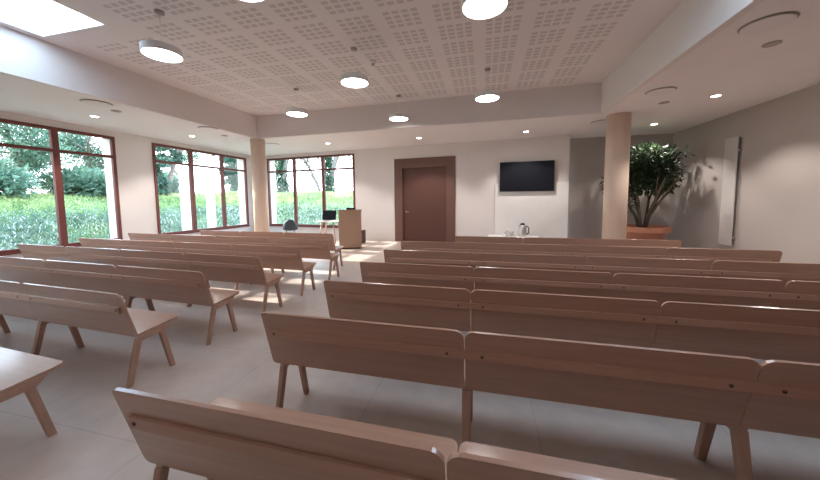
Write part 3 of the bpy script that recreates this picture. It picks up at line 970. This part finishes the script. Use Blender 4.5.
def leafy_tree(x, y, h, rx, seed, label, mat='treeleaf', n=7000, leaf=0.15, base=0.28, group='leafy trees outside the left windows'):
    t = thing('leafy_tree', label, 'tree', (x, y, bank_h(x, y) - 0.05), 0, group)
    rnd = random.Random(seed)
    bm = bmesh.new()
    branch(bm, Vector((0, 0, 0)), Vector((0, 0, 1)), h * 0.62, 0.17, 2, rnd, 0.35)
    obj('trunk', bm, M['treebark'], t, True)
    cs = []
    for k in range(16):
        z = h * rnd.uniform(base, 0.95); f = math.sin(PI * min(max((z / h - base + .12) / (1.08 - base), 0), 1)) ** .6
        a = rnd.uniform(0, 2 * PI); rr = rx * f * rnd.uniform(.2, .75)
        s = rx * rnd.uniform(.28, .48)
        cs.append((rr * math.cos(a), rr * math.sin(a), z, s, s, s * .8))
    leaf_cloud('crown', M[mat], t, cs, n, leaf, seed + 50, 1.9, 0.25, 0.3)
    return t
leafy_tree(-19.2, 8.7, 4.0, 2.0, 1, 'bushy green tree outside the left pane of the big left window', n=8500, base=0.15)
leafy_tree(-21.0, 12.0, 4.3, 2.0, 2, 'bushy green tree outside the right pane of the big left window', n=9500, base=0.12)
leafy_tree(-19.0, 5.6, 4.6, 2.0, 7, 'green tree at the left edge of the big left window view', n=8000, base=0.15)
leafy_tree(-19.5, 2.6, 8.6, 2.5, 8, 'tall leafy tree added beyond the left edge of the big left window to block sun', n=14000, base=0.25, leaf=0.32)  # added mostly out of view to keep sun patches off the floor
leafy_tree(-19.5, -1.0, 8.6, 2.5, 9, 'tall unseen leafy tree added farther left to block sun', n=14000, base=0.25, leaf=0.32)  # added out of view as a second sun blocker
leafy_tree(-17.0, 13.4, 4.7, 0.85, 3, 'dark green tree outside the left pane of the second left window', 'conifer', n=9000, base=0.08)
leafy_tree(-18.4, 19.5, 4.0, 0.85, 4, 'dark round tree outside the right pane of the second left window', 'conifer', n=9000, base=0.08)
leafy_tree(-21.5, 18.6, 5.4, 1.3, 5, 'thin pale tree outside the middle pane of the second left window', n=2600, base=0.5)

def hedge_shrub(x, y, h, r, seed, label, n=2600, mat='treeleaf'):
    t = thing('shrub', label, 'shrub', (x, y, bank_h(x, y) - 0.05), 0, 'background shrubs outside')
    rnd = random.Random(seed)
    bm = bmesh.new()
    for k in range(5):
        a = rnd.uniform(0, 6.28)
        tube(bm, [(0, 0, 0), (r * .3 * math.cos(a), r * .3 * math.sin(a), h * .4), (r * .6 * math.cos(a), r * .6 * math.sin(a), h * .75)], [.05, .035, .015], 5)
    obj('stem', bm, M['treebark'], t, True)
    leaf_cloud('foliage', M[mat], t, [(0, 0, h * .5, r, r, h * .5), (r * .4, r * .2, h * .4, r * .8, r * .8, h * .4), (-r * .4, -.2 * r, h * .42, r * .8, r * .8, h * .42)], n, .26, seed, 2.0, .2, .3)
hedge_shrub(-17.6, 7.0, 1.7, 1.3, 21, 'broad shrub on the bank outside the left pane of the big left window')
hedge_shrub(-18.2, 10.5, 1.5, 1.2, 22, 'broad shrub on the bank behind the mullion of the big left window')
hedge_shrub(-19.2, 14.9, 1.6, 1.1, 24, 'shrub on the bank just left of the second left window mullion')

# bare, ivy-clad trees beyond the far window
def bare_tree(x, y, h, r, seed, label, ivy=True, depth=4):
    t = thing('bare_tree', label, 'tree', (x, y, bank_h(x, y) - 0.05), 0, 'bare trees beyond the far window')
    rnd = random.Random(seed)
    bm = bmesh.new()
    branch(bm, Vector((0, 0, 0)), Vector((0, 0, 1)), h * .6, r, depth, rnd, .3, 4, .8)
    obj('trunk', bm, M['twig'], t, True)
    if ivy:
        leaf_cloud('ivy', M['ivy'], t, [(0, 0, h * f, r * 1.7, r * 1.7, h * .09) for f in (.08, .18, .28, .38, .48, .56)], 2600, .2, seed + 9, 1.5, .3, .4)
bare_tree(-14.55, 20.0, 8.0, 0.22, 31, 'bare tree with ivy-clad trunk in the left light of the far window')
bare_tree(-11.05, 20.6, 8.5, 0.22, 32, 'bare tree with ivy-clad trunk in the right light of the far window')
bare_tree(-13.4, 23.5, 7.0, 0.12, 33, 'slim bare tree in the middle light of the far window', False)
bare_tree(-9.0, 24.5, 7.5, 0.13, 34, 'slim bare tree at the right edge of the far window', False)
bare_tree(-17.0, 24.5, 7.0, 0.12, 35, 'slim bare tree at the left edge of the far window', False)

for k, (x, y, h, lab) in enumerate(((-15.6, 22.0, 5.0, 'grey leafless thicket behind the left light of the far window'),
                                    (-12.2, 22.4, 5.2, 'grey leafless thicket behind the middle light of the far window'),
                                    (-9.2, 22.2, 5.0, 'grey leafless thicket behind the right light of the far window'),
                                    (-22.5, 23.5, 5.0, 'grey leafless thicket beyond the middle pane of the second left window'))):
    t = thing('bare_shrub', lab, 'shrub', (x, y, bank_h(x, y) - 0.05), 0, 'leafless thickets outside')
    rnd = random.Random(60 + k)
    for q in range(3):
        bm = bmesh.new()
        branch(bm, Vector((rnd.uniform(-.6, .6), rnd.uniform(-.4, .4), 0)), Vector((rnd.gauss(0, .3), rnd.gauss(0, .3), 1)), h * .5, 0.075, 4, rnd, .3, 3, .8)
        obj('stem', bm, M['twig'], t, True)

# rendered pillars of the porch outside the second window
for (x, y, w, lab) in ((-11.3, 9.62, 0.24, 'white square pillar outside, near the left mullion of the second left window'),
                       (-11.3, 10.75, 0.24, 'white square pillar outside the middle light of the second left window')):
    bm = bmesh.new(); box(bm, -w / 2, w / 2, -w / 2, w / 2, 0, 2.95); bevelled(bm, 0.01, 1)
    tag(obj('pillar', bm, M['render'], None, False, (x, y, bank_h(x, y) - 0.02)), lab, 'pillar', 'white pillars outside')

# ------------------------------------------------------------------ daylight
w = bpy.data.worlds.new('sky'); scene.world = w; w.use_nodes = True
nt = w.node_tree; nt.nodes.clear()
bg = nt.nodes.new('ShaderNodeBackground'); wo = nt.nodes.new('ShaderNodeOutputWorld')
tc = nt.nodes.new('ShaderNodeTexCoord'); sp = nt.nodes.new('ShaderNodeSeparateXYZ')
cr = nt.nodes.new('ShaderNodeValToRGB')
cr.color_ramp.elements[0].position = 0.0; cr.color_ramp.elements[0].color = (0.95, 0.955, 1.0, 1)
cr.color_ramp.elements[1].position = 0.7; cr.color_ramp.elements[1].color = (0.45, 0.73, 1.0, 1)
nt.links.new(tc.outputs['Generated'], sp.inputs[0]); nt.links.new(sp.outputs['Z'], cr.inputs['Fac'])
nt.links.new(cr.outputs['Color'], bg.inputs['Color'])
bg.inputs['Strength'].default_value = 3.75
nt.links.new(bg.outputs[0], wo.inputs['Surface'])
sun = light('sun', 'SUN', None, (-20, 8, 12), 7.5, (1.0, 0.93, 0.83), angle=math.radians(0.7))
sd = Vector((1.0, -0.03, -math.tan(math.radians(25.0))))
sun.rotation_euler = sd.to_track_quat('-Z', 'Y').to_euler()
# light portals that lead the daylight sampling through the openings
def portal(name, loc, rot, sx, sy):
    o = light(name, 'AREA', None, loc, 1.0, (1, 1, 1), shape='RECTANGLE', size=sx, size_y=sy)
    o.rotation_euler = rot
    o.data.cycles.is_portal = True
portal('daylight_portal', (LX - TW - 0.02, (WIN1[0] + WIN1[1]) / 2, 1.88), (PI / 2, 0, -PI / 2), WIN1[1] - WIN1[0], 2.8)
portal('daylight_portal', (LX - TW - 0.02, (WIN2[0] + WIN2[1]) / 2, 1.88), (PI / 2, 0, -PI / 2), WIN2[1] - WIN2[0], 2.8)
x, y = far_pt((WIN3[0] + WIN3[1]) / 2, TW + 0.02)
portal('daylight_portal', (x, y, 1.88), (PI / 2, 0, PI + AW), WIN3[1] - WIN3[0], 2.8)

# ------------------------------------------------------------------ camera
F_PX, CY = 308.3, 222.3
Rm = ((0.97192241, 0.23511386, -0.00939736), (0.00876815, -0.07609807, -0.99706178), (-0.23513816, 0.96898429, -0.07602294))
cam = bpy.data.cameras.new('camera'); co = bpy.data.objects.new('camera', cam); COL.objects.link(co)
mt = Matrix(((Rm[0][0], -Rm[1][0], -Rm[2][0], 0), (Rm[0][1], -Rm[1][1], -Rm[2][1], 0), (Rm[0][2], -Rm[1][2], -Rm[2][2], 1.55), (0, 0, 0, 1)))
co.matrix_world = mt
cam.sensor_fit = 'HORIZONTAL'; cam.sensor_width = 36
cam.lens = F_PX * 36 / 820
cam.shift_y = -(240 - CY) / 820
cam.clip_start = 0.05; cam.clip_end = 200
scene.camera = co
